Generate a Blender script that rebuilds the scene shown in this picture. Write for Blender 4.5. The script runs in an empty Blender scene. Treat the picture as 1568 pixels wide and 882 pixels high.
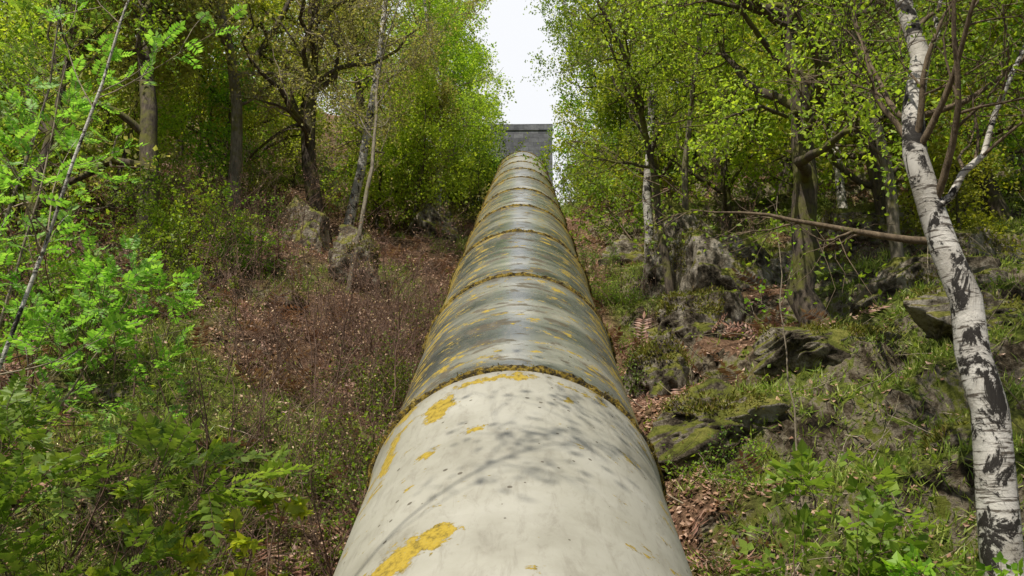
import bpy, math, numpy as np
from mathutils import Vector
A=math.radians(27); TA=math.tan(A); CA=math.cos(A); SA=math.sin(A)
scene=bpy.context.scene

# ------------------------------------------------------------ numpy noise
_T=np.random.default_rng(3).random((16,256,256))
def vn(x,y,s=0):
    x=np.asarray(x,float); y=np.asarray(y,float)
    xi=np.floor(x).astype(int); yi=np.floor(y).astype(int)
    fx=x-xi; fy=y-yi; fx=fx*fx*(3-2*fx); fy=fy*fy*(3-2*fy)
    T=_T[s]; a=T[xi&255,yi&255]; b=T[(xi+1)&255,yi&255]; c=T[xi&255,(yi+1)&255]; d=T[(xi+1)&255,(yi+1)&255]
    return (a*(1-fx)+b*fx)*(1-fy)+(c*(1-fx)+d*fx)*fy
def fbm(x,y,s=0,o=4):
    r=0;a=.5;t=0
    for i in range(o):
        r=r+a*vn(x*2**i+13.7*i,y*2**i+5.1*i,(s+i)%16); t+=a; a*=.5
    return r/t
def sst(a,b,x):
    t=np.clip((x-a)/(b-a),0,1); return t*t*(3-2*t)

def terrain(x,y):
    x=np.asarray(x,float); y=np.asarray(y,float)
    side=sst(3.5,12,np.abs(x-.3))
    k=.28+.72*side
    yy=np.where(y<28.5,y,28.5+(y-28.5)*k)
    yy=np.minimum(yy,75+(yy-75)*.1)
    yy=np.where(y<-6,-6+(y+6)*.6,yy)
    z=yy*TA-3.8/CA
    xr=np.maximum(0,x-1.0); xl=np.maximum(0,-x-1.3)
    z=z+1.0*(1-np.exp(-xr/2.0))+.14*xr
    z=z+.20*xl+.45*(1-np.exp(-xl/3))
    n=(fbm(x*.22+40,y*.22+11,1,3)-.5)*1.3+(fbm(x*.7,y*.7,4,3)-.5)*.55
    away=sst(.7,2.6,np.abs(x))
    z=z+n*away
    lw=sst(1.0,2.6,x)*(1-sst(14,20,x))+.45*sst(2.2,5,-x)
    per=1.25
    t=z/per+(fbm(x*.35+7,y*.35,6,3)-.5)*1.6
    fl=np.floor(t); fr=t-fl
    st=fl+sst(.55,.92,fr)
    z=z+(st-t)*per*.72*lw
    face=sst(.5,.6,fr)*(1-sst(.86,.98,fr))*lw
    cr=np.abs(fbm(x*1.6,y*1.6+z*1.2,12,4)-.5)
    z=z-cr*1.1*face
    z=z+(fbm(x*3,y*3,9,3)-.5)*.16*away
    return z
def grassy(x,y):
    g=fbm(x*.33+3,y*.33+9,11,3)
    g=g+.17*sst(.8,3,x)-.05-.09*sst(1,3,-x)
    return sst(.44,.60,g)

# ------------------------------------------------------------ mesh helpers
def mk_mesh(name,V,F,mats,mi=None,smooth=True,attrs=None,uv=None):
    V=np.asarray(V,np.float32); F=np.asarray(F,np.int32)
    m=bpy.data.meshes.new(name)
    m.vertices.add(len(V)); m.vertices.foreach_set('co',V.ravel())
    m.loops.add(F.size); m.loops.foreach_set('vertex_index',F.ravel())
    m.polygons.add(len(F)); m.polygons.foreach_set('loop_start',np.arange(0,F.size,4,dtype=np.int32))
    m.polygons.foreach_set('loop_total',np.full(len(F),4,np.int32))
    for mt in mats: m.materials.append(mt)
    if mi is not None: m.polygons.foreach_set('material_index',np.asarray(mi,np.int32))
    m.polygons.foreach_set('use_smooth',np.full(len(F),smooth,bool) if not hasattr(smooth,'__len__') else smooth)
    m.update(calc_edges=True)
    if attrs:
        for k,v in attrs.items():
            a=m.attributes.new(k,'FLOAT','POINT'); a.data.foreach_set('value',np.asarray(v,np.float32))
    if uv is not None:
        l=m.uv_layers.new(name='UVMap'); l.data.foreach_set('uv',np.asarray(uv,np.float32)[F.ravel()].ravel())
    return m
def add(name,mesh,loc=(0,0,0),rot=0,scale=1,parent=None,tilt=(0,0)):
    o=bpy.data.objects.new(name,mesh); scene.collection.objects.link(o)
    o.location=loc; o.rotation_euler=(tilt[0],tilt[1],rot); o.scale=(scale,)*3 if not hasattr(scale,'__len__') else scale
    if parent: o.parent=parent
    return o
def nrm(v): return v/np.maximum(np.linalg.norm(v,axis=-1,keepdims=True),1e-9)
class B:
    def __init__(s): s.V=[];s.F=[];s.M=[];s.S=[];s.n=0
    def put(s,V,F,mi,smooth=True):
        s.V.append(V);s.F.append(F+s.n);s.M.append(np.full(len(F),mi));s.S.append(np.full(len(F),smooth,bool));s.n+=len(V)
    def tubes(s,P,R,sides,mi):
        n,k,_=P.shape
        if n==0: return
        T=np.gradient(P,axis=1); T=nrm(T)
        ref=np.where(np.abs(T[:,:1,2:3])>.85,np.array([[[1.,0.1,0]]]),np.array([[[0,0.1,1.]]]))
        a=nrm(np.cross(T,np.broadcast_to(ref,T.shape))); b=np.cross(T,a)
        th=np.arange(sides)/sides*2*np.pi
        V=P[:,:,None,:]+R[:,:,None,None]*(a[:,:,None,:]*np.cos(th)[None,None,:,None]+b[:,:,None,:]*np.sin(th)[None,None,:,None])
        i=np.arange(n)[:,None,None]*k*sides; j=np.arange(k-1)[None,:,None]*sides; q=np.arange(sides)[None,None,:]; q2=(q+1)%sides
        F=np.stack([i+j+q,i+j+q2,i+j+sides+q2,i+j+sides+q],-1).reshape(-1,4)
        s.put(V.reshape(-1,3),F,mi)
    def leaves(s,p,a,b,mi,fold=.12):
        nn=nrm(np.cross(a,b)); L=np.linalg.norm(a,axis=1,keepdims=True)
        V=np.stack([p,p+a*.45+b+nn*L*fold,p+a,p+a*.45-b+nn*L*fold],1).reshape(-1,3)
        F=np.arange(len(p)*4).reshape(-1,4)
        s.put(V,F,mi,False)
    def mesh(s,name,mats): return mk_mesh(name,np.concatenate(s.V),np.concatenate(s.F),mats,np.concatenate(s.M),np.concatenate(s.S))
def grow(pos,d,L,k,wob,up,rng):
    P=[pos];d=nrm(d);
    for i in range(k-1):
        d=nrm(d+rng.normal(size=d.shape)*wob+np.array([0,0,up])); pos=pos+d*(L[:,None]/(k-1)); P.append(pos)
    return np.stack(P,1)
def child(P,Rr,m,t0,t1,rng,ang=(.7,1.2),flat=0.):
    n,k,_=P.shape
    t=(rng.random((n,m))*(t1-t0)+t0); f=t*(k-1); i=np.minimum(f.astype(int),k-2); w=f-i
    r=np.arange(n)[:,None]
    p=P[r,i]*(1-w[...,None])+P[r,i+1]*w[...,None]; T=nrm(P[r,i+1]-P[r,i]); rad=Rr[r,i]*(1-w)+Rr[r,i+1]*w
    q=rng.normal(size=p.shape); q[...,2]*=(1-flat); q=nrm(q-T*np.sum(q*T,-1,keepdims=True))
    an=rng.uniform(*ang,size=t.shape)[...,None]
    d=T*np.cos(an)+q*np.sin(an)
    return p.reshape(-1,3),d.reshape(-1,3),rad.ravel(),t.ravel()
def leaf_fill(b,P,cnt,size,mi,rng,spread=.08,wid=.33):
    n,k,_=P.shape
    t=rng.random((n,cnt))**.7*(k-1); i=np.minimum(t.astype(int),k-2); w=(t-i)[...,None]; r=np.arange(n)[:,None]
    p=(P[r,i]*(1-w)+P[r,i+1]*w).reshape(-1,3)+rng.normal(size=(n*cnt,3))*spread
    a=nrm(rng.normal(size=p.shape)+np.array([0,0,-.25])); L=size*rng.uniform(.55,1.25,size=(len(p),1))
    q=nrm(np.cross(a,rng.normal(size=p.shape)))
    b.leaves(p,a*L,q*L*wid,mi)
def tree(name,H,r0,seed,mats,trunk=None,lean=(0,0),twob=.05,cs=.35,nl=14,ll=3.2,ns=7,nt=7,lc=14,ls=.075,gn=.22,up=.05,tw=.5,clear=None,limbs=None,spread=.08,loc=(0,0),lm=0,lrf=.55,droop=0.,far=False):
    rng=np.random.default_rng(seed); b=B(); K=18
    if trunk is None:
        P=grow(np.array([[0,0,-.4]]),np.array([[lean[0],lean[1],1.]]),np.array([H]),K,twob,.03,rng)
    else:
        c=np.array(trunk,float); tt=np.linspace(0,1,len(c)); u=np.linspace(0,1,K)
        P=np.stack([np.interp(u,tt,c[:,i]) for i in range(3)],1)
        for _ in range(2): P[1:-1]=(P[:-2]+2*P[1:-1]+P[2:])/4
        P[1:]+=rng.normal(size=(K-1,3))*np.array([r0*.28,r0*.28,0]); P=P[None]
        H=c[-1,2]-c[0,2]
    u=np.linspace(0,1,K); Rt=(r0*(1-.82*u**1.1)+r0*.45*np.exp(-u*H/.3))[None]
    b.tubes(P,Rt,8 if far else 14,0)
    p,d,rad,t=child(P,Rt,nl,cs,.98,rng,(.75,1.25),.5)
    L=ll*(1-.55*(t-cs)/(1-cs))*rng.uniform(.6,1.15,len(t))
    PL=grow(p,d,L,10,gn,up,rng); rl=np.minimum(rad*lrf,.02+L*.018*lrf/.55); RL=rl[:,None]*(1-.85*np.linspace(0,1,10))[None]
    def keep(P):
        if clear is None: return np.ones(len(P),bool)
        return (clear(P[:,-1,0]+loc[0])&clear(P[:,P.shape[1]//2,0]+loc[0]))
    kp=keep(PL); PL=PL[kp];RL=RL[kp];L=L[kp]
    b.tubes(PL,RL,5 if far else 7,lm)
    if limbs:
        PX=[];RX=[]
        for (pts,r) in limbs:
            c=np.array(pts,float); q=np.stack([np.interp(np.linspace(0,1,10),np.linspace(0,1,len(c)),c[:,i]) for i in range(3)],1)
            q[1:]+=rng.normal(size=(9,3))*min(r*.5,.03)
            PX.append(q);RX.append(r*(1-.8*np.linspace(0,1,10))); L=np.append(L,np.linalg.norm(q[-1]-q[0]))
        b.tubes(np.stack(PX),np.stack(RX),9,0)
        PL=np.concatenate([PL,np.stack(PX)]); RL=np.concatenate([RL,np.stack(RX)])
    PT=np.concatenate([PL,np.stack([P[0][-10:]])]); RT=np.concatenate([RL,Rt[:,-10:]]); LT=np.append(L,ll*.7)
    p,d,rad,t=child(PT,RT,ns,.2,1.,rng,(.5,1.2),.3)
    LS=np.repeat(LT,ns)*.42*(1-.4*t)*rng.uniform(.6,1.3,len(t))
    PS=grow(p,d,LS,6,gn*1.1,up*.8-droop,rng); RS=np.minimum(rad*.6,.006+LS*.012)[:,None]*(1-.75*np.linspace(0,1,6))[None]
    kp=keep(PS); PS=PS[kp];RS=RS[kp]
    b.tubes(PS,RS,3 if far else 4,1)
    p,d,rad,t=child(PS,RS,nt,.15,1.,rng,(.4,1.1))
    LW=tw*rng.uniform(.5,1.4,len(t)); PW=grow(p,d,LW,4,.25,up*.3-droop,rng); kp=keep(PW);PW=PW[kp]
    if not far:
        RW=np.full((len(PW),4),.0045)*(1-.6*np.linspace(0,1,4))[None]
        b.tubes(PW,RW,3,1)
    sel=rng.random(len(PW))<.85
    if lc: leaf_fill(b,PW[sel],lc,ls,2,rng,spread)
    return b.mesh(name,mats)

# ------------------------------------------------------------ materials
def new(name):
    m=bpy.data.materials.new(name); m.use_nodes=True; nt=m.node_tree; nt.nodes.clear()
    return m,nt,nt.nodes,nt.links
def N(ns,t,**k):
    n=ns.new(t)
    for a,v in k.items(): setattr(n,a,v)
    return n
def ramp(ns,stops,interp='LINEAR'):
    r=ns.new('ShaderNodeValToRGB'); e=r.color_ramp; e.interpolation=interp
    while len(e.elements)<len(stops): e.elements.new(.5)
    for el,(p,c) in zip(e.elements,stops):
        el.position=p; el.color=(*c,1) if len(c)==3 else c
    return r
def mix(ns,l,fac,a,b,mode='MIX'):
    m=ns.new('ShaderNodeMix'); m.data_type='RGBA'; m.blend_type=mode
    for sock,v in ((m.inputs[0],fac),(m.inputs[6],a),(m.inputs[7],b)):
        if hasattr(v,'links'): l.new(v,sock)
        elif isinstance(v,tuple): sock.default_value=(*v,1)
        else: sock.default_value=v
    return m.outputs[2]
def mth(ns,l,op,a,b=None,c=None,clamp=False):
    m=ns.new('ShaderNodeMath'); m.operation=op; m.use_clamp=clamp
    for i,v in enumerate((a,b,c)):
        if v is None: continue
        if hasattr(v,'links'): l.new(v,m.inputs[i])
        else: m.inputs[i].default_value=v
    return m.outputs[0]
def leafmat(name,cols,trans=.45,rough=.5,boost=1.7):
    m,nt,ns,l=new(name)
    g=N(ns,'ShaderNodeNewGeometry'); oi=N(ns,'ShaderNodeObjectInfo')
    r=ramp(ns,[(i/(len(cols)-1),c) for i,c in enumerate(cols)]); l.new(g.outputs['Random Per Island'],r.inputs[0])
    hs=N(ns,'ShaderNodeHueSaturation'); l.new(r.outputs[0],hs.inputs['Color'])
    l.new(mth(ns,l,'MULTIPLY_ADD',oi.outputs['Random'],.045,.482),hs.inputs['Hue'])
    l.new(mth(ns,l,'MULTIPLY_ADD',oi.outputs['Random'],.6,.75),hs.inputs['Value'])
    p=N(ns,'ShaderNodeBsdfPrincipled'); p.inputs['Roughness'].default_value=rough; p.inputs['Specular IOR Level'].default_value=.4
    l.new(hs.outputs[0],p.inputs['Base Color'])
    t=N(ns,'ShaderNodeBsdfTranslucent'); l.new(mix(ns,l,1.,hs.outputs[0],(boost,boost*1.0,boost*.6),'MULTIPLY'),t.inputs[0])
    x=N(ns,'ShaderNodeMixShader'); x.inputs[0].default_value=trans; l.new(p.outputs[0],x.inputs[1]); l.new(t.outputs[0],x.inputs[2])
    o=N(ns,'ShaderNodeOutputMaterial'); l.new(x.outputs[0],o.inputs[0]); return m
def noise(ns,l,vec,scale,det=5,rough=.6,dist=0.):
    n=N(ns,'ShaderNodeTexNoise'); n.inputs['Scale'].default_value=scale; n.inputs['Detail'].default_value=det; n.inputs['Roughness'].default_value=rough; n.inputs['Distortion'].default_value=dist
    if vec is not None: l.new(vec,n.inputs['Vector'])
    return n.outputs[0]
def mapping(ns,l,vec,sc,loc=(0,0,0)):
    n=N(ns,'ShaderNodeMapping'); n.inputs['Scale'].default_value=sc; n.inputs['Location'].default_value=loc; l.new(vec,n.inputs[0]); return n.outputs[0]
def finish(ns,l,col,rough,h=None,bs=.5,bd=.02,spec=.3):
    p=N(ns,'ShaderNodeBsdfPrincipled')
    for s,v in (('Base Color',col),('Roughness',rough),('Specular IOR Level',spec)):
        if hasattr(v,'links'): l.new(v,p.inputs[s])
        else: p.inputs[s].default_value=v if not isinstance(v,tuple) else (*v,1)
    if h is not None:
        b=N(ns,'ShaderNodeBump'); b.inputs['Strength'].default_value=bs; b.inputs['Distance'].default_value=bd
        l.new(h,b.inputs['Height']); l.new(b.outputs[0],p.inputs['Normal'])
    o=N(ns,'ShaderNodeOutputMaterial'); l.new(p.outputs[0],o.inputs[0])
def barkmat(name,dark,light,moss,mossamt=.5):
    m,nt,ns,l=new(name); tc=N(ns,'ShaderNodeTexCoord').outputs['Object']
    n1=noise(ns,l,mapping(ns,l,tc,(14,14,3)),1.5,6,.7); r=ramp(ns,[(.35,dark),(.65,light)]); l.new(n1,r.inputs[0])
    n2=noise(ns,l,tc,2.2,5,.65); mk=ramp(ns,[(mossamt,(0,0,0)),(mossamt+.12,(1,1,1))]); l.new(n2,mk.inputs[0])
    c=mix(ns,l,mk.outputs[0],r.outputs[0],moss)
    finish(ns,l,c,.9,n1,.9,.03); return m
def birchmat():
    m,nt,ns,l=new('birch_bark'); tc=N(ns,'ShaderNodeTexCoord').outputs['Object']
    n0=noise(ns,l,tc,3.,4,.6)
    base=ramp(ns,[(.3,(.34,.31,.26)),(.6,(.66,.63,.57))]); l.new(n0,base.inputs[0])
    d=noise(ns,l,mapping(ns,l,tc,(5,5,42)),1.2,5,.65,.4); dm=ramp(ns,[(.53,(0,0,0)),(.61,(1,1,1))]); l.new(d,dm.inputs[0])
    p=noise(ns,l,mapping(ns,l,tc,(5,5,3.6)),1.,7,.75,.6); pm=ramp(ns,[(.515,(0,0,0)),(.555,(1,1,1))]); l.new(p,pm.inputs[0])
    c=mix(ns,l,dm.outputs[0],base.outputs[0],(.12,.10,.08)); c=mix(ns,l,pm.outputs[0],c,(.028,.024,.02))
    finish(ns,l,c,.7,p,.8,.03); return m
M={}
M['oak']=barkmat('oak_bark',(.028,.022,.016),(.14,.11,.08),(.13,.13,.028),.48)
M['ash']=barkmat('grey_bark',(.10,.085,.06),(.30,.26,.195),(.15,.14,.04),.54)
M['birch']=birchmat()
M['twig']=barkmat('twig_bark',(.07,.05,.03),(.22,.165,.105),(.14,.13,.035),.58)
M['ptwig']=barkmat('pale_twig_bark',(.18,.145,.10),(.42,.35,.25),(.18,.16,.06),.6)
M['rtwig']=barkmat('red_twig_bark',(.10,.06,.045),(.28,.18,.13),(.12,.085,.05),.65)
M['ly']=leafmat('spring_yellow_leaves',[(.16,.22,.022),(.33,.39,.035),(.45,.48,.05),(.24,.32,.028)],.5)
M['lg']=leafmat('spring_green_leaves',[(.09,.16,.016),(.20,.32,.028),(.32,.43,.035),(.13,.24,.02)],.5)
M['lo']=leafmat('ochre_bud_leaves',[(.23,.23,.08),(.40,.40,.12),(.30,.33,.09),(.47,.43,.15)],.5)
M['lr']=leafmat('rowan_leaves',[(.12,.24,.025),(.21,.38,.05),(.32,.48,.075)],.45)
M['ls']=leafmat('sycamore_leaves',[(.24,.30,.03),(.40,.46,.04),(.48,.48,.05)],.45)
M['ld']=leafmat('dark_shrub_leaves',[(.06,.10,.015),(.12,.18,.02),(.21,.27,.03)],.4)
M['grass']=leafmat('grass_blades',[(.13,.18,.025),(.24,.31,.045),(.40,.40,.12),(.18,.26,.035)],.35)
M['dead']=leafmat('dead_leaves',[(.17,.09,.055),(.42,.245,.155),(.60,.41,.29),(.24,.125,.08),(.50,.31,.19)],.15)
M['moss']=leafmat('yellow_moss',[(.08,.06,.01),(.28,.20,.02),(.06,.05,.02),(.40,.29,.025)],.2)
M['rmoss']=leafmat('green_moss_tufts',[(.09,.11,.016),(.20,.24,.03),(.32,.33,.05),(.25,.18,.07)],.2)

m,nt,ns,l=new('hillside_soil_moss_rock'); M['ground']=m
tc=N(ns,'ShaderNodeTexCoord').outputs['Object']
ga=N(ns,'ShaderNodeAttribute',attribute_name='grassy').outputs['Fac']
n1=noise(ns,l,tc,9,8,.75); n2=noise(ns,l,tc,1.3,5,.6)
lit=ramp(ns,[(.34,(.03,.018,.011)),(.5,(.18,.105,.065)),(.7,(.44,.29,.19))]); l.new(n1,lit.inputs[0])
gr=ramp(ns,[(.34,(.025,.03,.009)),(.55,(.14,.175,.03)),(.72,(.30,.32,.07))]); l.new(n1,gr.inputs[0])
f=mth(ns,l,'ADD',ga,mth(ns,l,'MULTIPLY_ADD',n2,1.2,-.6),clamp=True)
c=mix(ns,l,f,lit.outputs[0],gr.outputs[0])
geo=N(ns,'ShaderNodeNewGeometry'); sx=N(ns,'ShaderNodeSeparateXYZ'); l.new(geo.outputs['True Normal'],sx.inputs[0])
st=mth(ns,l,'ADD',sx.outputs[2],mth(ns,l,'MULTIPLY_ADD',n2,.6,-.3)); sm=ramp(ns,[(.46,(1,1,1)),(.56,(0,0,0))]); l.new(st,sm.inputs[0])
v=N(ns,'ShaderNodeTexVoronoi'); v.inputs['Scale'].default_value=2.5; l.new(mapping(ns,l,tc,(1,1,2.5)),v.inputs[0])
rk=ramp(ns,[(.34,(.014,.011,.008)),(.45,(.085,.065,.04)),(.52,(.26,.22,.16)),(.58,(.16,.175,.032)),(.7,(.11,.125,.02))]); l.new(noise(ns,l,tc,3.5,8,.7),rk.inputs[0])
c=mix(ns,l,sm.outputs[0],c,rk.outputs[0])
finish(ns,l,c,.95,mth(ns,l,'ADD',n1,mth(ns,l,'MULTIPLY',v.outputs[0],.4)),1.,.10,.1)
m,nt,ns,l=new('mossy_stone'); M['rock']=m
tc=N(ns,'ShaderNodeTexCoord').outputs['Object']; n1=noise(ns,l,tc,3.,9,.75); n2=noise(ns,l,tc,1.5,6,.65)
rk=ramp(ns,[(.38,(.022,.017,.012)),(.47,(.14,.115,.08)),(.57,(.40,.355,.28)),(.7,(.56,.51,.43))]); l.new(n1,rk.inputs[0])
geo=N(ns,'ShaderNodeNewGeometry'); sx=N(ns,'ShaderNodeSeparateXYZ'); l.new(geo.outputs['Normal'],sx.inputs[0])
mm=ramp(ns,[(.24,(0,0,0)),(.38,(1,1,1))]); l.new(mth(ns,l,'ADD',mth(ns,l,'MULTIPLY',sx.outputs[2],.8),mth(ns,l,'MULTIPLY_ADD',n2,2.6,-1.3)),mm.inputs[0])
mc=ramp(ns,[(.36,(.035,.034,.01)),(.48,(.14,.155,.028)),(.60,(.26,.25,.06)),(.7,(.31,.21,.12))]); l.new(n1,mc.inputs[0])
finish(ns,l,mix(ns,l,mm.outputs[0],rk.outputs[0],mc.outputs[0]),.92,n1,1.,.14,.15)

# pipe material (uv in metres)
m,nt,ns,l=new('weathered_pipe_coating'); M['pipe']=m
uv=N(ns,'ShaderNodeUVMap',uv_map='UVMap').outputs[0]
sec=N(ns,'ShaderNodeAttribute',attribute_name='section').outputs['Fac']
join=N(ns,'ShaderNodeAttribute',attribute_name='joint').outputs['Fac']
na=noise(ns,l,uv,1.6,7,.62); nc=noise(ns,l,uv,45,3,.6)
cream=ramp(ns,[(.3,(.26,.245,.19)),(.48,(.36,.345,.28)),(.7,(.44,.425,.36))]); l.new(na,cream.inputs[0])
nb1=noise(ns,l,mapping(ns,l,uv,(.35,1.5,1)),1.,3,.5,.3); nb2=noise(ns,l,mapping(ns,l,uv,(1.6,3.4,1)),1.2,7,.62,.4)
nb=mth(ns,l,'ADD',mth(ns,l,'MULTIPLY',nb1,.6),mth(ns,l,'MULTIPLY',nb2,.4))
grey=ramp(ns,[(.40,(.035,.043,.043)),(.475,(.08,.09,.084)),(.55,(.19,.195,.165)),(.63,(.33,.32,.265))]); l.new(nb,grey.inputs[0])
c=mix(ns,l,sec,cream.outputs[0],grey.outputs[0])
nd=noise(ns,l,mapping(ns,l,uv,(2.0,4.2,1)),1.3,6,.6,.2)
ds=ramp(ns,[(.55,(0,0,0)),(.585,(1,1,1))]); l.new(mth(ns,l,'ADD',nd,mth(ns,l,'MULTIPLY',join,.03)),ds.inputs[0])
stain=mth(ns,l,'MULTIPLY',ds.outputs[0],mth(ns,l,'MULTIPLY',sec,.85))
c=mix(ns,l,stain,c,(.07,.052,.024))
sc=ramp(ns,[(.50,(0,0,0)),(.68,(1,1,1))]); l.new(noise(ns,l,mapping(ns,l,uv,(7,2.5,1)),2,7,.74,.6),sc.inputs[0])
c=mix(ns,l,mth(ns,l,'MULTIPLY',sc.outputs[0],.5),c,(.19,.17,.13))
vo=N(ns,'ShaderNodeTexVoronoi'); vo.inputs['Scale'].default_value=13; l.new(uv,vo.inputs['Vector'])
sepc=N(ns,'ShaderNodeSeparateColor'); l.new(vo.outputs['Color'],sepc.inputs[0])
sp=mth(ns,l,'LESS_THAN',vo.outputs['Distance'],mth(ns,l,'MULTIPLY_ADD',sepc.outputs[0],.28,-.12))
c=mix(ns,l,mth(ns,l,'MULTIPLY',sp,.8),c,(.06,.045,.025))
wn=N(ns,'ShaderNodeTexNoise'); wn.inputs['Scale'].default_value=9; wn.inputs['Detail'].default_value=7; wn.inputs['Roughness'].default_value=.75; l.new(uv,wn.inputs['Vector'])
vs=N(ns,'ShaderNodeVectorMath',operation='SUBTRACT'); l.new(wn.outputs['Color'],vs.inputs[0]); vs.inputs[1].default_value=(.5,.5,.5)
vm=N(ns,'ShaderNodeVectorMath',operation='MULTIPLY_ADD'); l.new(vs.outputs[0],vm.inputs[0]); vm.inputs[1].default_value=(.34,.34,0); l.new(uv,vm.inputs[2])
def blob(u,v_,ru,rv):
    a=N(ns,'ShaderNodeVectorMath',operation='SUBTRACT'); l.new(vm.outputs[0],a.inputs[0]); a.inputs[1].default_value=(u,v_,0)
    b=N(ns,'ShaderNodeVectorMath',operation='MULTIPLY'); l.new(a.outputs[0],b.inputs[0]); b.inputs[1].default_value=(1/ru,1/rv,0)
    d=N(ns,'ShaderNodeVectorMath',operation='LENGTH'); l.new(b.outputs[0],d.inputs[0]); return d.outputs['Value']
mn=None
for bb in [(-.34,2.78,.13,.10),(-.46,2.70,.10,.09),(-.44,3.68,.070,.05),(-.20,3.80,.04,.04),(-.45,4.28,.10,.17),(-.72,2.6,.05,.10),(-.25,2.76,.05,.04),(.32,4.28,.03,.03),(-.78,4.1,.05,.3),(-.1,4.5,.25,.04)]:
    d=blob(*bb); mn=d if mn is None else mth(ns,l,'MINIMUM',mn,d)
bm=ramp(ns,[(.44,(1,1,1)),(.5,(0,0,0))]); l.new(mth(ns,l,'MULTIPLY',mn,.5),bm.inputs[0])
nl=noise(ns,l,mapping(ns,l,uv,(2.4,4.,1),(3.3,1.7,0)),1.6,8,.75)
sepu=N(ns,'ShaderNodeSeparateXYZ'); l.new(uv,sepu.inputs[0])
edge=mth(ns,l,'MULTIPLY',mth(ns,l,'ABSOLUTE',sepu.outputs[0]),.09)
lm_=ramp(ns,[(.65,(0,0,0)),(.675,(1,1,1))]); l.new(mth(ns,l,'ADD',mth(ns,l,'ADD',nl,edge),mth(ns,l,'ADD',mth(ns,l,'MULTIPLY',join,.08),mth(ns,l,'MULTIPLY',sec,.06))),lm_.inputs[0])
lmask=mth(ns,l,'MAXIMUM',bm.outputs[0],lm_.outputs[0])
lc=ramp(ns,[(.32,(.08,.062,.015)),(.43,(.25,.18,.022)),(.55,(.41,.29,.03)),(.72,(.28,.23,.07))]); l.new(noise(ns,l,uv,26,6,.75),lc.inputs[0])
c=mix(ns,l,lmask,c,lc.outputs[0])
jm=mth(ns,l,'MULTIPLY',mth(ns,l,'POWER',join,2.),mth(ns,l,'MULTIPLY_ADD',sec,.4,.45)); c=mix(ns,l,jm,c,(.10,.085,.055))
rg=mth(ns,l,'ADD',mth(ns,l,'MULTIPLY_ADD',sec,-.36,.6),mth(ns,l,'MULTIPLY',mth(ns,l,'MAXIMUM',lmask,stain),.45),clamp=True)
hh=mth(ns,l,'ADD',mth(ns,l,'MULTIPLY',nc,.15),mth(ns,l,'MULTIPLY',lmask,1.)); hh=mth(ns,l,'SUBTRACT',hh,mth(ns,l,'MULTIPLY',sp,.5))
finish(ns,l,c,rg,hh,.5,.012,.5)
m,nt,ns,l=new('mossy_mortar_joint'); M['collar']=m
tc=N(ns,'ShaderNodeTexCoord').outputs['Object']; n1=noise(ns,l,tc,24,6,.75)
r=ramp(ns,[(.38,(.02,.016,.01)),(.48,(.08,.062,.03)),(.56,(.28,.19,.02)),(.70,(.34,.28,.14))]); l.new(n1,r.inputs[0])
finish(ns,l,r.outputs[0],.95,n1,1.,.03,.1)
m,nt,ns,l=new('old_concrete'); M['conc']=m
tc=N(ns,'ShaderNodeTexCoord').outputs['Object']; n1=noise(ns,l,tc,4,7,.7)
r=ramp(ns,[(.3,(.12,.11,.09)),(.7,(.32,.31,.27))]); l.new(n1,r.inputs[0]); finish(ns,l,r.outputs[0],.9,n1,.6,.02)
m,nt,ns,l=new('grey_masonry'); M['stone']=m
tc=N(ns,'ShaderNodeTexCoord').outputs['Object']
cx=N(ns,'ShaderNodeSeparateXYZ'); l.new(tc,cx.inputs[0]); cb=N(ns,'ShaderNodeCombineXYZ'); l.new(mth(ns,l,'ADD',cx.outputs[0],cx.outputs[1]),cb.inputs[0]); l.new(cx.outputs[2],cb.inputs[1])
bt=N(ns,'ShaderNodeTexBrick'); l.new(cb.outputs[0],bt.inputs[0]); bt.inputs['Scale'].default_value=1.; bt.inputs['Brick Width'].default_value=.6; bt.inputs['Row Height'].default_value=.28; bt.inputs['Mortar Size'].default_value=.012
bt.inputs['Color1'].default_value=(.17,.175,.195,1); bt.inputs['Color2'].default_value=(.28,.285,.31,1); bt.inputs['Mortar'].default_value=(.15,.15,.165,1)
nq=ramp(ns,[(.3,(.35,.35,.35)),(.7,(1,1,1))]); l.new(noise(ns,l,tc,1.6,7,.75),nq.inputs[0])
c=mix(ns,l,.9,bt.outputs[0],nq.outputs[0],'MULTIPLY'); finish(ns,l,c,.95,nq.outputs[0],.6,.03,.1)
m,nt,ns,l=new('window_glass'); M['glass']=m; finish(ns,l,(.02,.025,.03),.15)

# ------------------------------------------------------------ ground
NX,NY=560,620
u=np.linspace(-1,1,NX); xs=95*np.sinh(4*u)/np.sinh(4)
w=np.linspace(-.82,1,NY); ys=8+140*np.sinh(4*w)/np.sinh(4)
X,Y=np.meshgrid(xs,ys); Z=terrain(X,Y)
V=np.stack([X,Y,Z],-1).reshape(-1,3)
i=np.arange(NY-1)[:,None]*NX; j=np.arange(NX-1)[None]
F=np.stack([i+j,i+j+1,i+j+NX+1,i+j+NX],-1).reshape(-1,4)
add('hillside_ground',mk_mesh('hillside_ground',V,F,[M['ground']],attrs={'grassy':grassy(X,Y).ravel()}))

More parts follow.
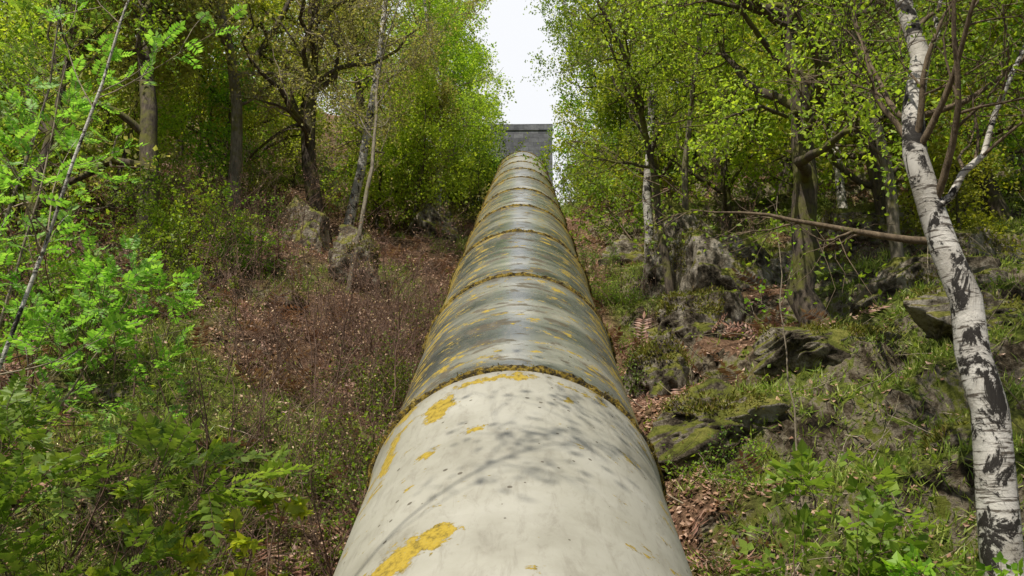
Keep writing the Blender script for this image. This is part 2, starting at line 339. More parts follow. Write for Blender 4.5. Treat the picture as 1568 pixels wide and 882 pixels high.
# ------------------------------------------------------------ pipe
RP=.9; HC=2.45; XO=-.06
S_B=29.6
ss=np.arange(-6,52,.05); th=A-(A-math.radians(7))*sst(S_B,S_B+3.5,ss)
i0=np.argmin(np.abs(ss)); oy,oz=HC*SA,-HC*CA
cy=np.cumsum(np.cos(th))*.05; cz=np.cumsum(np.sin(th))*.05
cy=cy-cy[i0]+oy; cz=cz-cz[i0]+oz
def centre(s): return np.interp(s,ss,cy),np.interp(s,ss,cz),np.interp(s,ss,th)
pipe=bpy.data.objects.new('penstock_pipe',None); scene.collection.objects.link(pipe)
def sweep(S,Rf,seg):
    Y_,Z_,T_=centre(S); ph=np.linspace(-np.pi,np.pi,seg+1)
    R=Rf(S[:,None],ph[None,:])
    x=XO+R*np.sin(ph)[None]; up=R*np.cos(ph)[None]
    V=np.stack([x,Y_[:,None]-up*np.sin(T_)[:,None],Z_[:,None]+up*np.cos(T_)[:,None]],-1)
    n=len(S); i=np.arange(n-1)[:,None]*(seg+1); j=np.arange(seg)[None]
    F=np.stack([i+j,i+j+1,i+j+seg+2,i+j+seg+1],-1).reshape(-1,4)
    UV=np.stack([np.broadcast_to(ph*RP,R.shape),np.broadcast_to(S[:,None],R.shape)],-1).reshape(-1,2)
    return V.reshape(-1,3),F,UV
J=[4.62+2.8*k for k in range(-3,14)]
rs=np.random.default_rng(5)
for k in range(len(J)-1):
    a,b_=J[k],J[k+1]; S=np.concatenate([np.linspace(a,a+.3,6)[:-1],np.linspace(a+.3,b_-.35,12)[:-1],np.linspace(b_-.35,b_,8)])
    def Rf(s,ph,a=a,b_=b_,k=k):
        return RP+.022*sst(b_-.30,b_-.02,s)-.014*sst(a+.1,a,s)+.008*(vn(ph*2+k*9,s*1.5,2)-.5)+0*ph
    V,F,UV=sweep(S,Rf,120)
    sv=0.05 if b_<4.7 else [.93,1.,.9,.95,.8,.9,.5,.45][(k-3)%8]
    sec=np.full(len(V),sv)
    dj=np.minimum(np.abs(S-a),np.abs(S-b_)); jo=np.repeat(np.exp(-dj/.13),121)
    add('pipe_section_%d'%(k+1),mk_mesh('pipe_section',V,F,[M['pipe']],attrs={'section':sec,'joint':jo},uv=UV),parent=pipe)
for k,s in enumerate(J[:-1]):
    S=np.linspace(s-.045,s+.045,9)
    def Rf(q,ph,s=s,k=k):
        prof=np.sqrt(np.clip(1-((q-s)/.0451)**2,0,1))
        return RP+.004+prof*(.034+.028*(vn(ph*18,q*40+k*7,3)-.4)+.018*(vn(ph*60,q*60,4)-.5))
    V,F,UV=sweep(S,Rf,360)
    add('joint_collar_%d'%(k+1),mk_mesh('joint_collar',V,F,[M['collar']]),parent=pipe)
    if 1<k<9:
        b=B(); n=2200 if k==3 else 700
        ph=rs.uniform(-1.9,1.9,n); q=s+rs.normal(size=n)*.026
        keep=(vn(ph*9,q*3+k,7)>.4); ph=ph[keep];q=q[keep]; n=len(q)
        Y_,Z_,T_=centre(q); R=RP+.015+.025*rs.random(n)
        nr=np.stack([np.sin(ph),-np.cos(ph)*np.sin(T_),np.cos(ph)*np.cos(T_)],-1)
        p=np.stack([np.full(n,XO),Y_,Z_],-1)+nr*R[:,None]
        ax=nrm(nr*.4+rs.normal(size=(n,3))*.6)*rs.uniform(.010,.026,(n,1)); bb=nrm(np.cross(ax,rs.normal(size=(n,3))))*.004
        b.leaves(p,ax,bb,0); add('collar_moss_%d'%(k+1),b.mesh('collar_moss',[M['moss']]),parent=pipe)
for k,s in enumerate(J[2:-1]):
    s=s+.7; y_,z_,t_=centre(s); ph=np.linspace(-1.15,1.15,15)
    up=np.array([0,-math.sin(t_),math.cos(t_)]); al=np.array([0,math.cos(t_),math.sin(t_)]); c0=np.array([XO,y_,z_])
    Vv=[];
    for e in (-.2,.2):
        for f_ in ph: Vv.append(c0+al*e+np.array([1,0,0])*math.sin(f_)*(RP-.01)-up*math.cos(f_)*(RP-.01))
        for f_ in ph: Vv.append(c0+al*e+np.array([1,0,0])*(math.sin(f_)/math.sin(1.15)*1.05)-up*1.9)
    Ff=[];q=15
    for i in range(14): Ff+= [(i,i+1,q+i+1,q+i),(2*q+i,3*q+i,3*q+i+1,2*q+i+1),(i,2*q+i,2*q+i+1,i+1)]
    Ff+=[(0,q,3*q,2*q),(q-1,3*q-1,4*q-1,2*q-1)]
    add('concrete_saddle_%d'%(k+1),mk_mesh('concrete_saddle',np.array(Vv),np.array(Ff),[M['conc']],smooth=False),parent=pipe)

# ------------------------------------------------------------ stone building on the crest
def box(b,x0,x1,y0,y1,z0,z1,mi):
    V=np.array([[x,y,z] for x in(x0,x1) for y in(y0,y1) for z in(z0,z1)],float)
    F=np.array([[0,1,3,2],[4,6,7,5],[0,4,5,1],[2,3,7,6],[0,2,6,4],[1,5,7,3]]); b.put(V,F,mi,False)
bl=bpy.data.objects.new('stone_valve_house',None); scene.collection.objects.link(bl)
def part(n,boxes,mt):
    b=B(); [box(b,*q,0) for q in boxes]; add(n,b.mesh(n,[mt]),parent=bl)
zt=21.5; X0,X1=-2.6,1.75
part('walls',[(X0,X1,45,48.5,11,zt)],M['stone'])
part('parapet',[(X0-.04,X1+.04,44.95,45.35,zt,zt+.4),(X0-.04,X1+.04,48.15,48.55,zt,zt+.4),(X0-.04,X0+.35,45.35,48.15,zt,zt+.4),(X1-.35,X1+.04,45.35,48.15,zt,zt+.4)],M['stone'])
part('window_panes',[(x,x+.4,44.96,45.02,zt-2.9,zt-2.0) for x in(-1.9,-.7,.7)],M['glass'])
part('window_lintels',[(x-.12,x+.52,44.93,45.03,zt-2.0,zt-1.8) for x in(-1.9,-.7,.7)]+[(x-.1,x+.5,44.90,45.03,zt-3.0,zt-2.9) for x in(-1.9,-.7,.7)],M['stone'])

# ------------------------------------------------------------ rocks (craggy, bedded in the slope)
mp=[];mq=[]
def rock(name,x,y,sx_,sy_,sz_,seed,rot=0):
    rng=np.random.default_rng(seed); n=38
    a=np.linspace(-1,1,n); Vs=[];Fs=[];c=0
    g1,g2=np.meshgrid(a,a); o=np.ones_like(g1)
    for q,fl in (((g1,g2,o),0),((g1,g2,-o),1),((g1,o,g2),1),((g1,-o,g2),0),((o,g1,g2),0),((-o,g1,g2),1)):
        P=nrm(np.stack(q,-1).reshape(-1,3)); ii=np.arange(n-1)[:,None]*n; jj=np.arange(n-1)[None]
        F=np.stack([ii+jj,ii+jj+1,ii+jj+n+1,ii+jj+n],-1).reshape(-1,4)
        if fl:F=F[:,::-1]
        Vs.append(P);Fs.append(F+c);c+=len(P)
    P=np.concatenate(Vs); F=np.concatenate(Fs); D=P.copy()
    pl=nrm(rng.normal(size=(22,3))*np.array([1,1,.7])); dd=rng.uniform(.42,.9,22)
    r=np.full(len(P),1.25)
    for q,d in zip(pl,dd):
        dt=P@q; r=np.minimum(r,np.where(dt>.05,d/np.maximum(dt,.05),9))
    r=r*(1+.35*(fbm(P[:,0]*2.5+seed,P[:,1]*2.5+P[:,2]*3,seed%9,4)-.5)-.45*np.maximum(0,.12-np.abs(fbm(P[:,0]*2+seed,P[:,2]*3+P[:,1]*2,3,3)-.5))*2)
    P=P*r[:,None]*np.array([sx_,sy_,sz_])
    z=float(terrain(x,y))+sz_*.07; add(name,mk_mesh(name,P,F,[M['rock']]),(x,y,z),rot)
    k=np.where(D[:,2]>.25)[0]; k=rng.choice(k,min(len(k),900),replace=False); ro=np.array([[math.cos(rot),-math.sin(rot),0],[math.sin(rot),math.cos(rot),0],[0,0,1]])
    W=P[k]@ro.T+np.array([x,y,z]); f=(fbm(W[:,0]*2,W[:,1]*2+W[:,2],5,3)>.48)&(D[k,2]>.4); mp.append(W[f]); mq.append((D[k]@ro.T)[f])
rl=[(3.5,13.2,1.4,.9,1.2),(4.9,13.8,1.7,.9,1.1),(6.3,14.3,1.4,.9,1.),(3.1,15.2,1.3,.8,1.6),(1.75,10.4,.7,.6,.9),(2.5,11.3,1.,.6,.8),
    (3.2,12.2,1.4,.6,.6),(-4.7,16.4,1.2,.7,1.5),(-3.2,14.6,.9,.6,.9),(-3.8,12.6,.5,.4,.4),(-2.4,21.5,1.0,.8,1.0),(-5.9,15.4,1.1,.6,.8),
    (2.0,8.3,.9,.6,.45),(5.1,8.8,1.3,.6,.5),(2.4,17.5,1.,.8,1.1),(7.6,12.8,1.3,.8,.8),(3.8,6.6,1.0,.6,.45),(3.5,9.3,1.3,.6,.5),(5.6,10.9,1.2,.6,.5),(6.3,6.9,1.2,.7,.6)]
for k,(x,y,a,b_,c_) in enumerate(rl): rock('mossy_rock',x,y,a,b_,c_,120+k,(k*1.3)%.9-.45)
p=np.concatenate(mp); q=np.concatenate(mq); rng=np.random.default_rng(9); n=len(p)
rp=np.repeat(p,3,0)+rng.normal(size=(n*3,3))*.03; rq=np.repeat(q,3,0)
a=nrm(rq*.5+np.array([0,-.2,.5])+rng.normal(size=rp.shape)*.5)*rng.uniform(.025,.08,(len(rp),1)); bb=nrm(np.cross(a,rng.normal(size=rp.shape)))*.010
b=B(); b.leaves(rp,a,bb,0); add('rock_moss',b.mesh('rock_moss',[M['rmoss']]))

# ------------------------------------------------------------ trees
clr=lambda x:(x>.50)|(x<-.25)
def tz(x,y): return float(terrain(x,y))
def put_tree(name,x,y,**k):
    c_=k.pop('clear',clr)
    me=tree(name,k.pop('H',10),k.pop('r0'),k.pop('seed'),k.pop('mats'),loc=(x,y),clear=c_,**k)
    return add(name,me,(x,y,tz(x,y)))
OAKG=[M['oak'],M['twig'],M['lg']]; OAKY=[M['oak'],M['twig'],M['ly']]; ASHO=[M['ash'],M['ptwig'],M['lo']]; BIY=[M['birch'],M['twig'],M['lg']]; BIYY=[M['birch'],M['ptwig'],M['ly']]
bk=dict(lm=1,lrf=.33,droop=.05)
z1=tz(3.02,5.3)+.62
put_tree('birch_tree',3.02,5.3,r0=.135,seed=1,mats=BIY,trunk=[(0,0,-.6),(.02,0,.9),(-.04,.0,2.0),(-.20,0,2.9),(-.22,0,4.0),(-.30,0,5.2),(0,.1,10)],cs=.42,nl=18,ll=2.2,ns=6,nt=6,lc=10,ls=.042,gn=.15,
  limbs=[([(-.2,0,2.7),(.15,-.1,3.1),(.5,-.2,3.9),(.9,-.2,5.2)],.030),([(-.22,0,3.6),(.1,.1,4.2),(.3,.2,5.2)],.03)],**bk)
put_tree('oak_tree',3.95,10.6,r0=.21,seed=2,mats=OAKY,trunk=[(0,0,-.4),(-.08,0,1),(.05,0,2.5),(-.02,0,4),(.15,0,5.5),(.1,0,7),(.3,0,11)],cs=.28,nl=26,ll=3.9,ns=8,nt=8,lc=13,ls=.07,gn=.22,
  limbs=[([(0,0,4.7),(-.6,-.3,4.75),(-1.2,-.5,5.3),(-1.6,-.5,5.3),(-2.4,-.6,6.1),(-3.2,-.6,6.4)],.10),([(0,0,4.6),(-.1,-.3,5.5),(-.5,-.3,6.4),(-1.2,-.4,8.2)],.09),([(0,0,3.2),(-.4,-.6,2.9),(-.9,-.8,2.95),(-1.5,-1.2,2.5),(-2.0,-1.3,2.4)],.035),([(.05,0,3.6),(.9,-.2,4.6),(1.7,-.4,5.0),(2.6,-.3,6)],.08),([(0,0,3.8),(-1.,-.8,4.4),(-2.1,-1.2,4.6),(-3.0,-1.2,5.4)],.045)])
put_tree('birch_tree',2.7,17.0,r0=.11,seed=3,mats=BIYY,H=12,lean=(-.04,0),cs=.25,nl=20,ll=2.8,ns=7,nt=7,lc=12,ls=.08,**bk)
put_tree('birch_tree',3.25,15.6,r0=.08,seed=4,mats=[M['ash'],M['twig'],M['ly']],H=9,lean=(.05,0),cs=.25,nl=18,ll=2.4,ns=7,nt=7,lc=12,ls=.08,**bk)
put_tree('ash_tree',5.6,11.6,r0=.1,seed=5,mats=[M['ash'],M['twig'],M['lg']],H=9,cs=.3,nl=18,ll=2.8,ns=7,nt=7,lc=12,ls=.07)
put_tree('birch_tree',6.6,15.8,r0=.10,seed=6,mats=BIY,H=10,cs=.2,nl=18,ll=2.6,lc=12,ls=.08,**bk)
put_tree('oak_tree',2.5,13.3,r0=.08,seed=7,mats=OAKG,H=8.5,lean=(.02,0),twob=.08,cs=.35,nl=18,ll=2.4,ns=7,nt=7,lc=12,ls=.07)
put_tree('birch_tree',6.2,8.2,r0=.06,seed=17,mats=[M['ash'],M['twig'],M['lg']],H=8,cs=.35,nl=16,ll=2.2,ns=7,nt=6,lc=10,ls=.06,**bk)
put_tree('oak_tree',-4.9,18.3,r0=.2,seed=8,mats=[M['oak'],M['ptwig'],M['lo']],H=12,lean=(.03,0),twob=.07,cs=.15,nl=24,ll=3.8,ns=8,nt=8,lc=9,ls=.075,gn=.28)
put_tree('birch_tree',-4.45,19.0,r0=.13,seed=9,mats=[M['birch'],M['ptwig'],M['lo']],H=12,lean=(.14,0),cs=.25,nl=18,ll=3,ns=7,nt=7,lc=10,ls=.08,**bk)
put_tree('ash_tree',-6.3,16.6,r0=.15,seed=10,mats=ASHO,H=11,twob=.08,cs=.2,nl=22,ll=3.4,ns=8,nt=8,lc=9,ls=.075,gn=.27)
put_tree('birch_tree',-2.7,23.5,r0=.12,seed=11,mats=[M['birch'],M['ptwig'],M['ly']],H=12,lean=(.03,0),cs=.2,nl=24,ll=3.0,ns=7,nt=7,lc=12,ls=.09,**bk)
put_tree('hazel_tree',-7.0,10.5,r0=.08,seed=12,mats=[M['oak'],M['twig'],M['lg']],H=8,cs=.15,nl=18,ll=2.6,ns=7,nt=7,lc=12,ls=.07)
put_tree('ash_tree',-3.2,14.2,r0=.05,seed=16,mats=[M['ash'],M['ptwig'],M['lo']],H=9,lean=(.03,.0),twob=.08,cs=.35,nl=14,ll=2.0,ns=6,nt=6,lc=7,ls=.07)
# tree beside the viewpoint whose outer twigs dapple the pipe
put_tree('birch_tree',-2.6,.6,r0=.09,seed=14,mats=BIY,H=10.5,cs=.78,nl=5,ll=1.2,ns=14,nt=6,lc=8,ls=.06,tw=.4,clear=None,limbs=[([(0,0,7.2),(.7,.6,7.9),(1.6,1.3,8.2),(2.3,1.9,8.3)],.011)])

var=[]
for k,(nm,mt,kw) in enumerate([('oak_tree',OAKY,dict(r0=.17,cs=.12,nl=22,ll=3.4,lc=10,ls=.12,twob=.07)),('oak_tree',[M['oak'],M['ptwig'],M['lo']],dict(r0=.17,cs=.12,nl=22,ll=3.4,lc=9,ls=.11,gn=.28,twob=.08)),
   ('birch_tree',BIY,dict(r0=.11,cs=.2,nl=20,ll=2.5,lc=10,ls=.10,**bk)),('birch_tree',[M['birch'],M['ptwig'],M['ly']],dict(r0=.11,cs=.2,nl=20,ll=2.6,lc=10,ls=.11,**bk)),
   ('ash_tree',ASHO,dict(r0=.14,cs=.12,nl=22,ll=3.,lc=8,ls=.10,gn=.26,twob=.08)),('oak_tree',OAKG,dict(r0=.16,cs=.1,nl=24,ll=3.2,lc=10,ls=.12,twob=.07))]):
    var.append((nm,tree(nm,11,kw.pop('r0'),50+k,mt,ns=8,nt=6,far=True,**kw)))
rng=np.random.default_rng(21)
def inst(k,x,y,s):
    nm,me=var[k]; add(nm,me,(x,y,tz(x,y)),rng.uniform(0,6.28),s,tilt=(rng.normal()*.06,rng.normal()*.06))
ex=[(-2.7,27,3,1.05),(-3.1,31,0,1.1),(-3.9,37,1,1.2),(3.7,21.5,0,1.),(3.8,26.5,5,1.1),(4.1,31.5,2,1.15),(4.6,38,0,1.1),(-3.7,42,3,1.),(-5.2,24,1,1.05),(5.4,24.5,5,1.1),(-5.6,29,4,1.1),(4.8,18.2,0,.8),(-2.7,34.5,3,1.15),(4.3,42,5,1.),(-2.4,29.3,3,.95)]
pts=[(a,b_) for a,b_,_,_ in ex]
for x,y,k,s in ex: inst(k,x,y,s)
tries=0
while len(pts)<88 and tries<20000:
    tries+=1
    y=rng.uniform(12,44); x=rng.uniform(-1,1)*(5+y*.70)
    mn_=6.4 if y<24 else 5.0
    if abs(x-.2)<mn_: continue
    dmin=1.9+.035*y
    if all((x-a)**2+(y-b_)**2>dmin**2 for a,b_ in pts):
        pts.append((x,y))
        k=rng.choice(6,p=[.34,.27,.0,.06,.25,.08]) if x<0 else rng.choice(6,p=[.34,.06,.12,.10,.05,.33])
        inst(k,x,y,rng.uniform(.8,1.2))
us=[]
for k in range(3):
    us.append(tree('hazel_tree',4.2,.045,70+k,[M['oak'],M['twig'],[M['ly'],M['lg'],M['lo']][k]],cs=.08,nl=20,ll=1.9,ns=6,nt=6,lc=10,ls=.085,tw=.4,lrf=.4,far=True))
c0=0
while c0<32:
    y=rng.uniform(13,34); x=rng.uniform(-1,1)*(3+y*.6)
    if abs(x)<(2.9 if y>20 else 5.2): continue
    k=rng.choice(3,p=[.35,.3,.35]) if x<0 else rng.choice(3,p=[.4,.5,.1])
    add('hazel_tree',us[k],(x,y,tz(x,y)),rng.uniform(0,6.28),rng.uniform(.8,1.35)); c0+=1
for x,y,k,s in [(-2.3,36,1,1.2),(-2.2,41,1,1.5),(2.9,36,1,1.2),(3.2,24,1,1.),(-2.6,29,0,1.)]:
    add('hazel_tree',us[k],(x,y,tz(x,y)),x*y,s)

# ------------------------------------------------------------ shrubs
def shrub(name,seed,mats,stems=14,h=1.6,ns=5,nt=4,lc=8,ls=.06,r=.009,rad=.35,wob=.12,tw=.28,spl=.5):
    rng=np.random.default_rng(seed); b=B()
    p=np.stack([rng.normal(size=stems)*rad,rng.normal(size=stems)*rad,np.full(stems,-.15)],1)
    d=np.stack([rng.normal(size=stems)*spl,rng.normal(size=stems)*spl,np.ones(stems)],1)
    L=h*rng.uniform(.5,1.15,stems); P=grow(p,d,L,9,wob,.03,rng); Rr=(r*rng.uniform(.6,1.3,stems))[:,None]*(1-.75*np.linspace(0,1,9))[None]
    b.tubes(P,Rr,5,0)
    p,d,rd,t=child(P,Rr,ns,.25,1,rng,(.4,1.)); L=h*.3*rng.uniform(.5,1.2,len(t)); P2=grow(p,d,L,6,.15,.05,rng); b.tubes(P2,np.minimum(rd*.7,.004)[:,None]*(1-.6*np.linspace(0,1,6))[None],3,0)
    p,d,rd,t=child(P2,np.full(P2.shape[:2],.003),nt,.2,1,rng,(.4,1.)); P3=grow(p,d,tw*rng.uniform(.4,1.2,len(t)),4,.2,.03,rng); b.tubes(P3,np.full((len(P3),4),.0022),3,0)
    if lc: leaf_fill(b,P3,lc,ls,1,rng,.03)
    return b.mesh(name,mats)
bare=[shrub('bare_shrub',80+k,[M['rtwig'],M['dead']],stems=10,h=1.7,ns=5,nt=4,lc=1,ls=.03) for k in range(3)]
green=[shrub('hazel_shrub',90+k,[M['twig'],M['lg'] if k else M['ly']],stems=14,h=2.2,ns=6,nt=5,lc=6,ls=.075,r=.012,rad=.4) for k in range(2)]
dark=[shrub('bramble_bush',96+k,[M['rtwig'],M['ld'] if k else M['lg']],stems=14,h=.8,ns=5,nt=4,lc=4,ls=.055,spl=.9) for k in range(2)]
def scat(nm,meshes,n,xr,yr,sr,seed,excl=1.25):
    rng=np.random.default_rng(seed)
    for _ in range(n):
        x=rng.uniform(*xr); y=rng.uniform(*yr)
        if abs(x+.06)<excl: x=math.copysign(excl+rng.random()*.5,x)
        add(nm,meshes[rng.integers(len(meshes))],(x,y,tz(x,y)),rng.uniform(0,6.28),rng.uniform(*sr))
scat('bare_shrub',bare,32,(-3.4,-1.4),(5,14),(.6,1.2),1)
scat('bare_shrub',bare,20,(-9,-3),(7,20),(.6,1.2),2)
scat('bare_shrub',bare,8,(1.6,8),(9,24),(.5,1.),3)
scat('hazel_shrub',green,9,(-4,-1.7),(24,38),(1,1.6),4,1.8)
scat('hazel_shrub',green,10,(1.9,3.4),(18,34),(.9,1.4),5,1.9)
scat('hazel_shrub',green,8,(-8,-4.5),(8,15),(.6,1.),6)
scat('hazel_shrub',green,16,(-16,16),(22,40),(1,1.8),7,4)
scat('bramble_bush',dark,18,(-2.2,-1.2),(3.2,14),(.6,1.),8,1.15)
scat('bramble_bush',dark,16,(1.2,1.9),(3.5,18),(.4,.7),9,1.2)
scat('bramble_bush',dark,12,(-8,8),(14,24),(.6,1.),10,1.6)

def compound(b,p,a,L,mi,rng,pairs=6,lw=.10,ll=.34):
    n=len(p); a=nrm(a); side=nrm(np.cross(a,np.array([0,0,1.])+rng.normal(size=(n,3))*.35)); upv=np.cross(side,a)
    droop=np.array([0,0,-1.])
    pts=[]
    for t in np.linspace(0,1,5): pts.append(p+a*L[:,None]*t+droop*(L[:,None]*.22*t*t))
    b.tubes(np.stack(pts,1),np.full((n,5),.0016),3,0)
    for k in range(pairs):
        t=.25+.7*k/(pairs-1) if pairs>1 else .9; c=p+a*L[:,None]*t+droop*(L[:,None]*.22*t*t)
        for sg in (-1,1):
            dr=nrm(side*sg+a*.45+upv*rng.normal(size=(n,1))*.12+droop*.15); ln=(L*ll*(1-.35*abs(t-.55)))[:,None]
            b.leaves(c,dr*ln,np.cross(dr,nrm(upv+rng.normal(size=(n,3))*.2))*ln*lw/ll*.9,mi,.05)
    c=p+a*L[:,None]+droop*(L[:,None]*.22); b.leaves(c,a*(L*ll)[:,None],side*(L*lw)[:,None],mi,.05)
def palmate(b,p,a,L,mi,rng):
    n=len(p); a=nrm(a); side=nrm(np.cross(a,np.array([0,0,1.])+rng.normal(size=(n,3))*.3))
    for an,ln in ((-1.9,.5),(-1.0,.85),(0,1.),(1.0,.85),(1.9,.5)):
        d=a*math.cos(an)+side*math.sin(an); w_=np.cross(d,nrm(np.cross(a,side)))
        b.leaves(p-d*(.12*L)[:,None],d*(L*ln)[:,None],w_*(L*ln*.30)[:,None],mi,.04)
def sapling(name,seed,trunks,r0,mats,nb=14,bl_=.9,nleaf=6,kind='pin',L=.17,cs=.2,up=.05,flat=.6):
    rng=np.random.default_rng(seed); b=B()
    for c in trunks:
        c=np.array(c,float); P=np.stack([np.interp(np.linspace(0,1,14),np.linspace(0,1,len(c)),c[:,i]) for i in range(3)],1)
        P[1:]+=rng.normal(size=(13,3))*.012; P=P[None]; Rr=(r0*(1-.75*np.linspace(0,1,14)))[None]
        b.tubes(P,Rr,8,0)
        p,d,rd,t=child(P,Rr,nb,cs,1,rng,(.7,1.2),flat); Lb=bl_*(1-.5*t)*rng.uniform(.6,1.2,len(t)); P2=grow(p,d,Lb,8,.10,up,rng); b.tubes(P2,np.minimum(rd*.5,.007)[:,None]*(1-.7*np.linspace(0,1,8))[None],5,1)
        R2=np.full(P2.shape[:2],.003)
        p3,d3,_,t3=child(P2,R2,2,.2,.9,rng,(.5,1.),flat); P3=grow(p3,d3,Lb.repeat(2)*.4,5,.1,up,rng); b.tubes(P3,np.full((len(P3),5),.0028),3,1)
        for Q,m_ in ((P2,nleaf),(P3,max(1,nleaf//2))):
            p,d,_,t=child(Q,np.full(Q.shape[:2],.003),m_,.35,1,rng,(.5,1.1),.5)
            p=np.concatenate([p,Q[:,-1]]); d=np.concatenate([d,Q[:,-1]-Q[:,-2]]); LL=L*rng.uniform(.6,1.2,len(p))
            if kind=='pin': compound(b,p,d,LL,2,rng,pairs=5,lw=.12,ll=.38)
            elif kind=='tri': compound(b,p,d,LL,2,rng,pairs=2,lw=.2,ll=.5)
            else: palmate(b,p+nrm(d)*.03,d+np.array([0,0,-.2]),LL*.6,2,rng)
    return b.mesh(name,mats)
RW=[M['birch'],M['ptwig'],M['lr']]
def put_sap(nm,x,y,*a,**k): add(nm,sapling(nm,*a,**k),(x,y,tz(x,y)))
z0=tz(-3.75,5)
put_sap('rowan_tree',-3.75,5.0,31,[[(0,0,-.2),(.2,0,(.7-z0)*.5),(.42,0,.7-z0),(.75,.1,2.7-z0),(1.0,.15,4.4-z0)]],.024,RW,nb=18,bl_=1.3,nleaf=3,cs=.35,L=.16)
put_sap('rowan_tree',-2.7,4.1,32,[[(0,0,-.2),(.1,0,.9),(.0,.1,2.0)],[(0,.1,-.2),(-.3,0,.9),(-.6,.1,2.2)],[(.1,.1,-.2),(.4,.2,.8),(.9,.2,1.8)]],.012,[M['twig'],M['twig'],M['lr']],nb=15,bl_=.9,nleaf=4,L=.18,cs=.35)
put_sap('rowan_tree',-3.9,4.7,45,[[(0,0,-.2),(.1,0,.9),(.2,.1,2.1)],[(0,.1,-.2),(-.3,0,.9),(-.5,.1,2.3)],[(.1,.1,-.2),(.5,.2,.8),(1.0,.2,2.0)]],.012,[M['twig'],M['twig'],M['lr']],nb=14,bl_=.9,nleaf=4,L=.18,cs=.35)
put_sap('rowan_tree',-4.4,6.3,33,[[(0,0,-.2),(.1,0,1.3),(.3,0,2.8),(.3,.1,4.2)],[(.2,0,-.2),(.7,0,1.0),(1.2,0,2.0)]],.018,[M['ptwig'],M['twig'],M['lr']],nb=20,bl_=1.2,nleaf=4,L=.16,cs=.3)
put_sap('rowan_tree',-5.4,7.6,34,[[(0,0,-.2),(.1,0,1.6),(.4,0,3.4),(.3,.1,5.2)]],.025,[M['ash'],M['twig'],M['lr']],nb=26,bl_=1.4,nleaf=4,L=.16,cs=.25)
put_sap('rowan_tree',-2.1,3.3,44,[[(0,0,-.2),(.05,0,.6),(-.05,0,1.15)],[(-.3,0,-.2),(-.5,0,.6),(-.7,.1,1.3)]],.009,[M['twig'],M['twig'],M['lr']],nb=9,bl_=.6,nleaf=3,L=.16,cs=.4)
put_sap('sycamore_sapling',-1.45,4.3,35,[[(0,0,-.2),(-.05,0,.8),(.05,0,1.7)],[(-.2,0,-.2),(-.3,0,.7),(-.35,.1,1.5)],[(-.2,.2,-.2),(.1,.3,.8),(.1,.3,1.8)]],.010,[M['rtwig'],M['rtwig'],M['ls']],nb=10,bl_=.35,nleaf=4,kind='palm',L=.15,cs=.4)
put_sap('sycamore_sapling',-1.9,4.7,36,[[(0,0,-.2),(-.05,0,.7),(.05,0,1.7)],[(-.2,0,-.2),(-.3,0,.6),(-.35,.1,1.5)]],.010,[M['rtwig'],M['rtwig'],M['ls']],nb=10,bl_=.35,nleaf=4,kind='palm',L=.14)
put_sap('elder_sapling',1.65,5.3,37,[[(0,0,-.2),(.0,0,.6),(.1,0,1.3)],[(.2,0,-.2),(.4,0,.5),(.5,.1,1.1)],[(.5,.2,-.2),(.7,.2,.6),(.8,.2,1.2)]],.009,[M['rtwig'],M['rtwig'],M['lr']],nb=8,bl_=.45,nleaf=4,kind='tri',L=.18)
put_sap('elder_sapling',1.4,4.4,38,[[(0,0,-.2),(.0,0,.5),(.1,0,.9)],[(.2,0,-.2),(.3,0,.5),(.5,.1,.8)]],.008,[M['rtwig'],M['rtwig'],M['lr']],nb=7,bl_=.4,nleaf=4,kind='tri',L=.16)
put_sap('elder_sapling',2.2,4.9,39,[[(0,0,-.2),(.0,0,.35),(.1,0,.7)],[(.2,0,-.2),(.3,0,.4),(.5,.1,.7)]],.008,[M['rtwig'],M['rtwig'],M['lg']],nb=7,bl_=.4,nleaf=4,kind='tri',L=.14)
put_sap('bare_sapling',2.1,6.4,40,[[(0,0,-.2),(.03,0,1.0),(-.02,0,1.9),(.05,0,2.9)]],.010,[M['ptwig'],M['ptwig'],M['lg']],nb=5,bl_=.4,nleaf=1,kind='tri',L=.06,cs=.5)

# ------------------------------------------------------------ ground cover
def region(n,rng,ymin=2.0,ymax=30):
    y=ymin*(ymax/ymin)**rng.random(n); x=rng.uniform(-1,1,n)*(2.2+y*.75); k=np.abs(x)>.55; return x[k],y[k]
rng=np.random.default_rng(77)
x,y=region(150000,rng); g=grassy(x,y); k=(rng.random(len(x))>g*.82)&(fbm(x*1.1,y*1.1,8,3)+rng.normal(size=len(x))*.06>.46); x=x[k];y=y[k]; n=len(x); z=terrain(x,y)
p=np.stack([x,y,z+.01+rng.random(n)*.05],1); a=rng.normal(size=(n,3)); a[:,2]=a[:,2]*.35+a[:,1]*.4; L=rng.uniform(.022,.055,(n,1))*(1+.05*y[:,None]); a=nrm(a)*L
q=rng.normal(size=(n,3))*.35+np.array([0,-.4,1.]); bb=nrm(np.cross(a,q))*L*.33
b=B(); b.leaves(p,a,bb,0,.15); add('leaf_litter',b.mesh('leaf_litter',[M['dead']]))
x,y=region(42000,rng,2,34); g=grassy(x,y); k=rng.random(len(x))<g*1.0+.05; x=x[k];y=y[k]; m_=7
x=np.repeat(x,m_)+rng.normal(size=len(x)*m_)*.04; y=np.repeat(y,m_)+rng.normal(size=len(y)*m_)*.04; n=len(x); z=terrain(x,y)-.01
p=np.stack([x,y,z],1); L=rng.uniform(.05,.17,(n,1))*(1+.02*y[:,None]); a=nrm(rng.normal(size=(n,3))*.6+np.array([0,-.35,.8]))*L; bb=nrm(np.cross(a,rng.normal(size=(n,3))))*(.004+.0004*y[:,None])
b=B(); b.leaves(p,a,bb,0,.12); add('grass',b.mesh('grass',[M['grass']]))
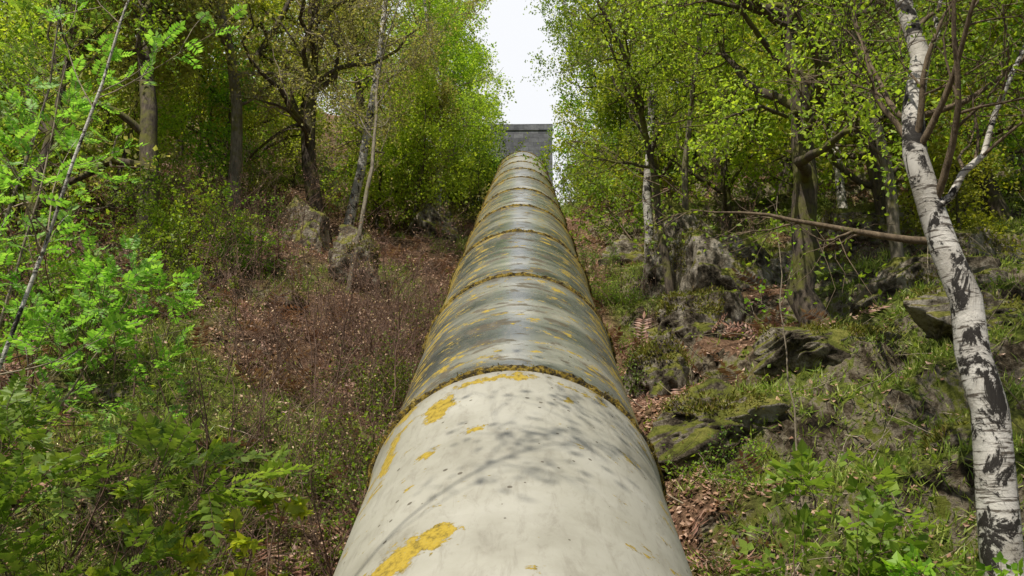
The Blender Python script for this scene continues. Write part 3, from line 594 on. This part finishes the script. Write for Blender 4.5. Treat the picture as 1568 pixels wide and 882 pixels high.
x,y=region(6500,rng,3.0,26); g=grassy(x,y); k=(rng.random(len(x))>g)&(np.abs(x)>1.3); x=x[k];y=y[k]; n=len(x); z=terrain(x,y)
p=np.stack([x,y,z],1); a=nrm(rng.normal(size=(n,3))*np.array([1,1,.3])+np.array([0,0,.55])); b=B(); compound(b,p,a,rng.uniform(.25,.7,n),1,rng,pairs=8,lw=.04,ll=.24)
add('dead_bracken',b.mesh('dead_bracken',[M['rtwig'],M['dead']]))
x,y=region(1500,rng,3,22); n=len(x); p=np.stack([x,y,terrain(x,y)+.05],1); d=rng.normal(size=(n,3))*np.array([1,1,.25])+np.array([0,.3,.25]); P=grow(p,d,rng.uniform(.3,1.3,n),6,.12,0,rng)
b=B(); b.tubes(P,rng.uniform(.003,.009,(n,1))*(1-.6*np.linspace(0,1,6))[None],4,0); add('fallen_twigs',b.mesh('fallen_twigs',[M['ptwig']]))
x,y=region(2600,rng,3,18); k=(np.abs(x)>1.1); x=x[k];y=y[k];k=rng.random(len(x))<.5; x=x[k];y=y[k]; n=len(x); p=np.stack([x,y,terrain(x,y)],1); P=grow(p,rng.normal(size=(n,3))*.4+np.array([0,0,1.]),rng.uniform(.1,.3,n),4,.1,0,rng)
b=B(); b.tubes(P,np.full((n,4),.002),3,0); leaf_fill(b,P,8,.05,1,rng,.04,.36); add('woodland_herbs',b.mesh('woodland_herbs',[M['twig'],M['lg']]))

# ------------------------------------------------------------ light, sky, camera
S=Vector((-.26,-.42,.86)).normalized()
sd=bpy.data.lights.new('sun','SUN'); sd.energy=5.; sd.angle=math.radians(.5); sd.color=(1,.94,.83)
so=bpy.data.objects.new('sun',sd); scene.collection.objects.link(so); so.rotation_euler=S.to_track_quat('Z','Y').to_euler()
w=bpy.data.worlds.new('World'); scene.world=w; w.use_nodes=True; ns=w.node_tree.nodes; l=w.node_tree.links; ns.clear()
sk=ns.new('ShaderNodeTexSky'); sk.sky_type='NISHITA'; sk.sun_disc=False; sk.sun_elevation=math.asin(S.z); sk.sun_rotation=math.atan2(S.x,S.y); sk.dust_density=2; sk.air_density=1.
# a bright bank of thin cloud over the hill, clear sky behind
tc=ns.new('ShaderNodeTexCoord'); nz=noise(ns,l,tc.outputs['Generated'],2.2,6,.6); sp_=ns.new('ShaderNodeSeparateXYZ'); l.new(tc.outputs['Generated'],sp_.inputs[0])
cv=mth(ns,l,'ADD',nz,mth(ns,l,'MULTIPLY',sp_.outputs[1],.45)); cr=ramp(ns,[(.50,(0,0,0)),(.76,(1,1,1))]); l.new(cv,cr.inputs[0])
c=mix(ns,l,cr.outputs[0],sk.outputs[0],(12.2,12.4,12.8))
bg=ns.new('ShaderNodeBackground'); bg.inputs[1].default_value=.078; l.new(c,bg.inputs[0]); o=ns.new('ShaderNodeOutputWorld'); l.new(bg.outputs[0],o.inputs[0])
cd=bpy.data.cameras.new('camera'); cd.lens=28.24; cd.sensor_width=36; cd.clip_end=600; cd.clip_start=.05
co=bpy.data.objects.new('camera',cd); scene.collection.objects.link(co); co.location=(0,0,0); co.rotation_euler=(math.radians(90+14.44),0,math.radians(.885)); scene.camera=co
scene.view_settings.view_transform='Standard'; scene.view_settings.look='None'; scene.view_settings.exposure=0
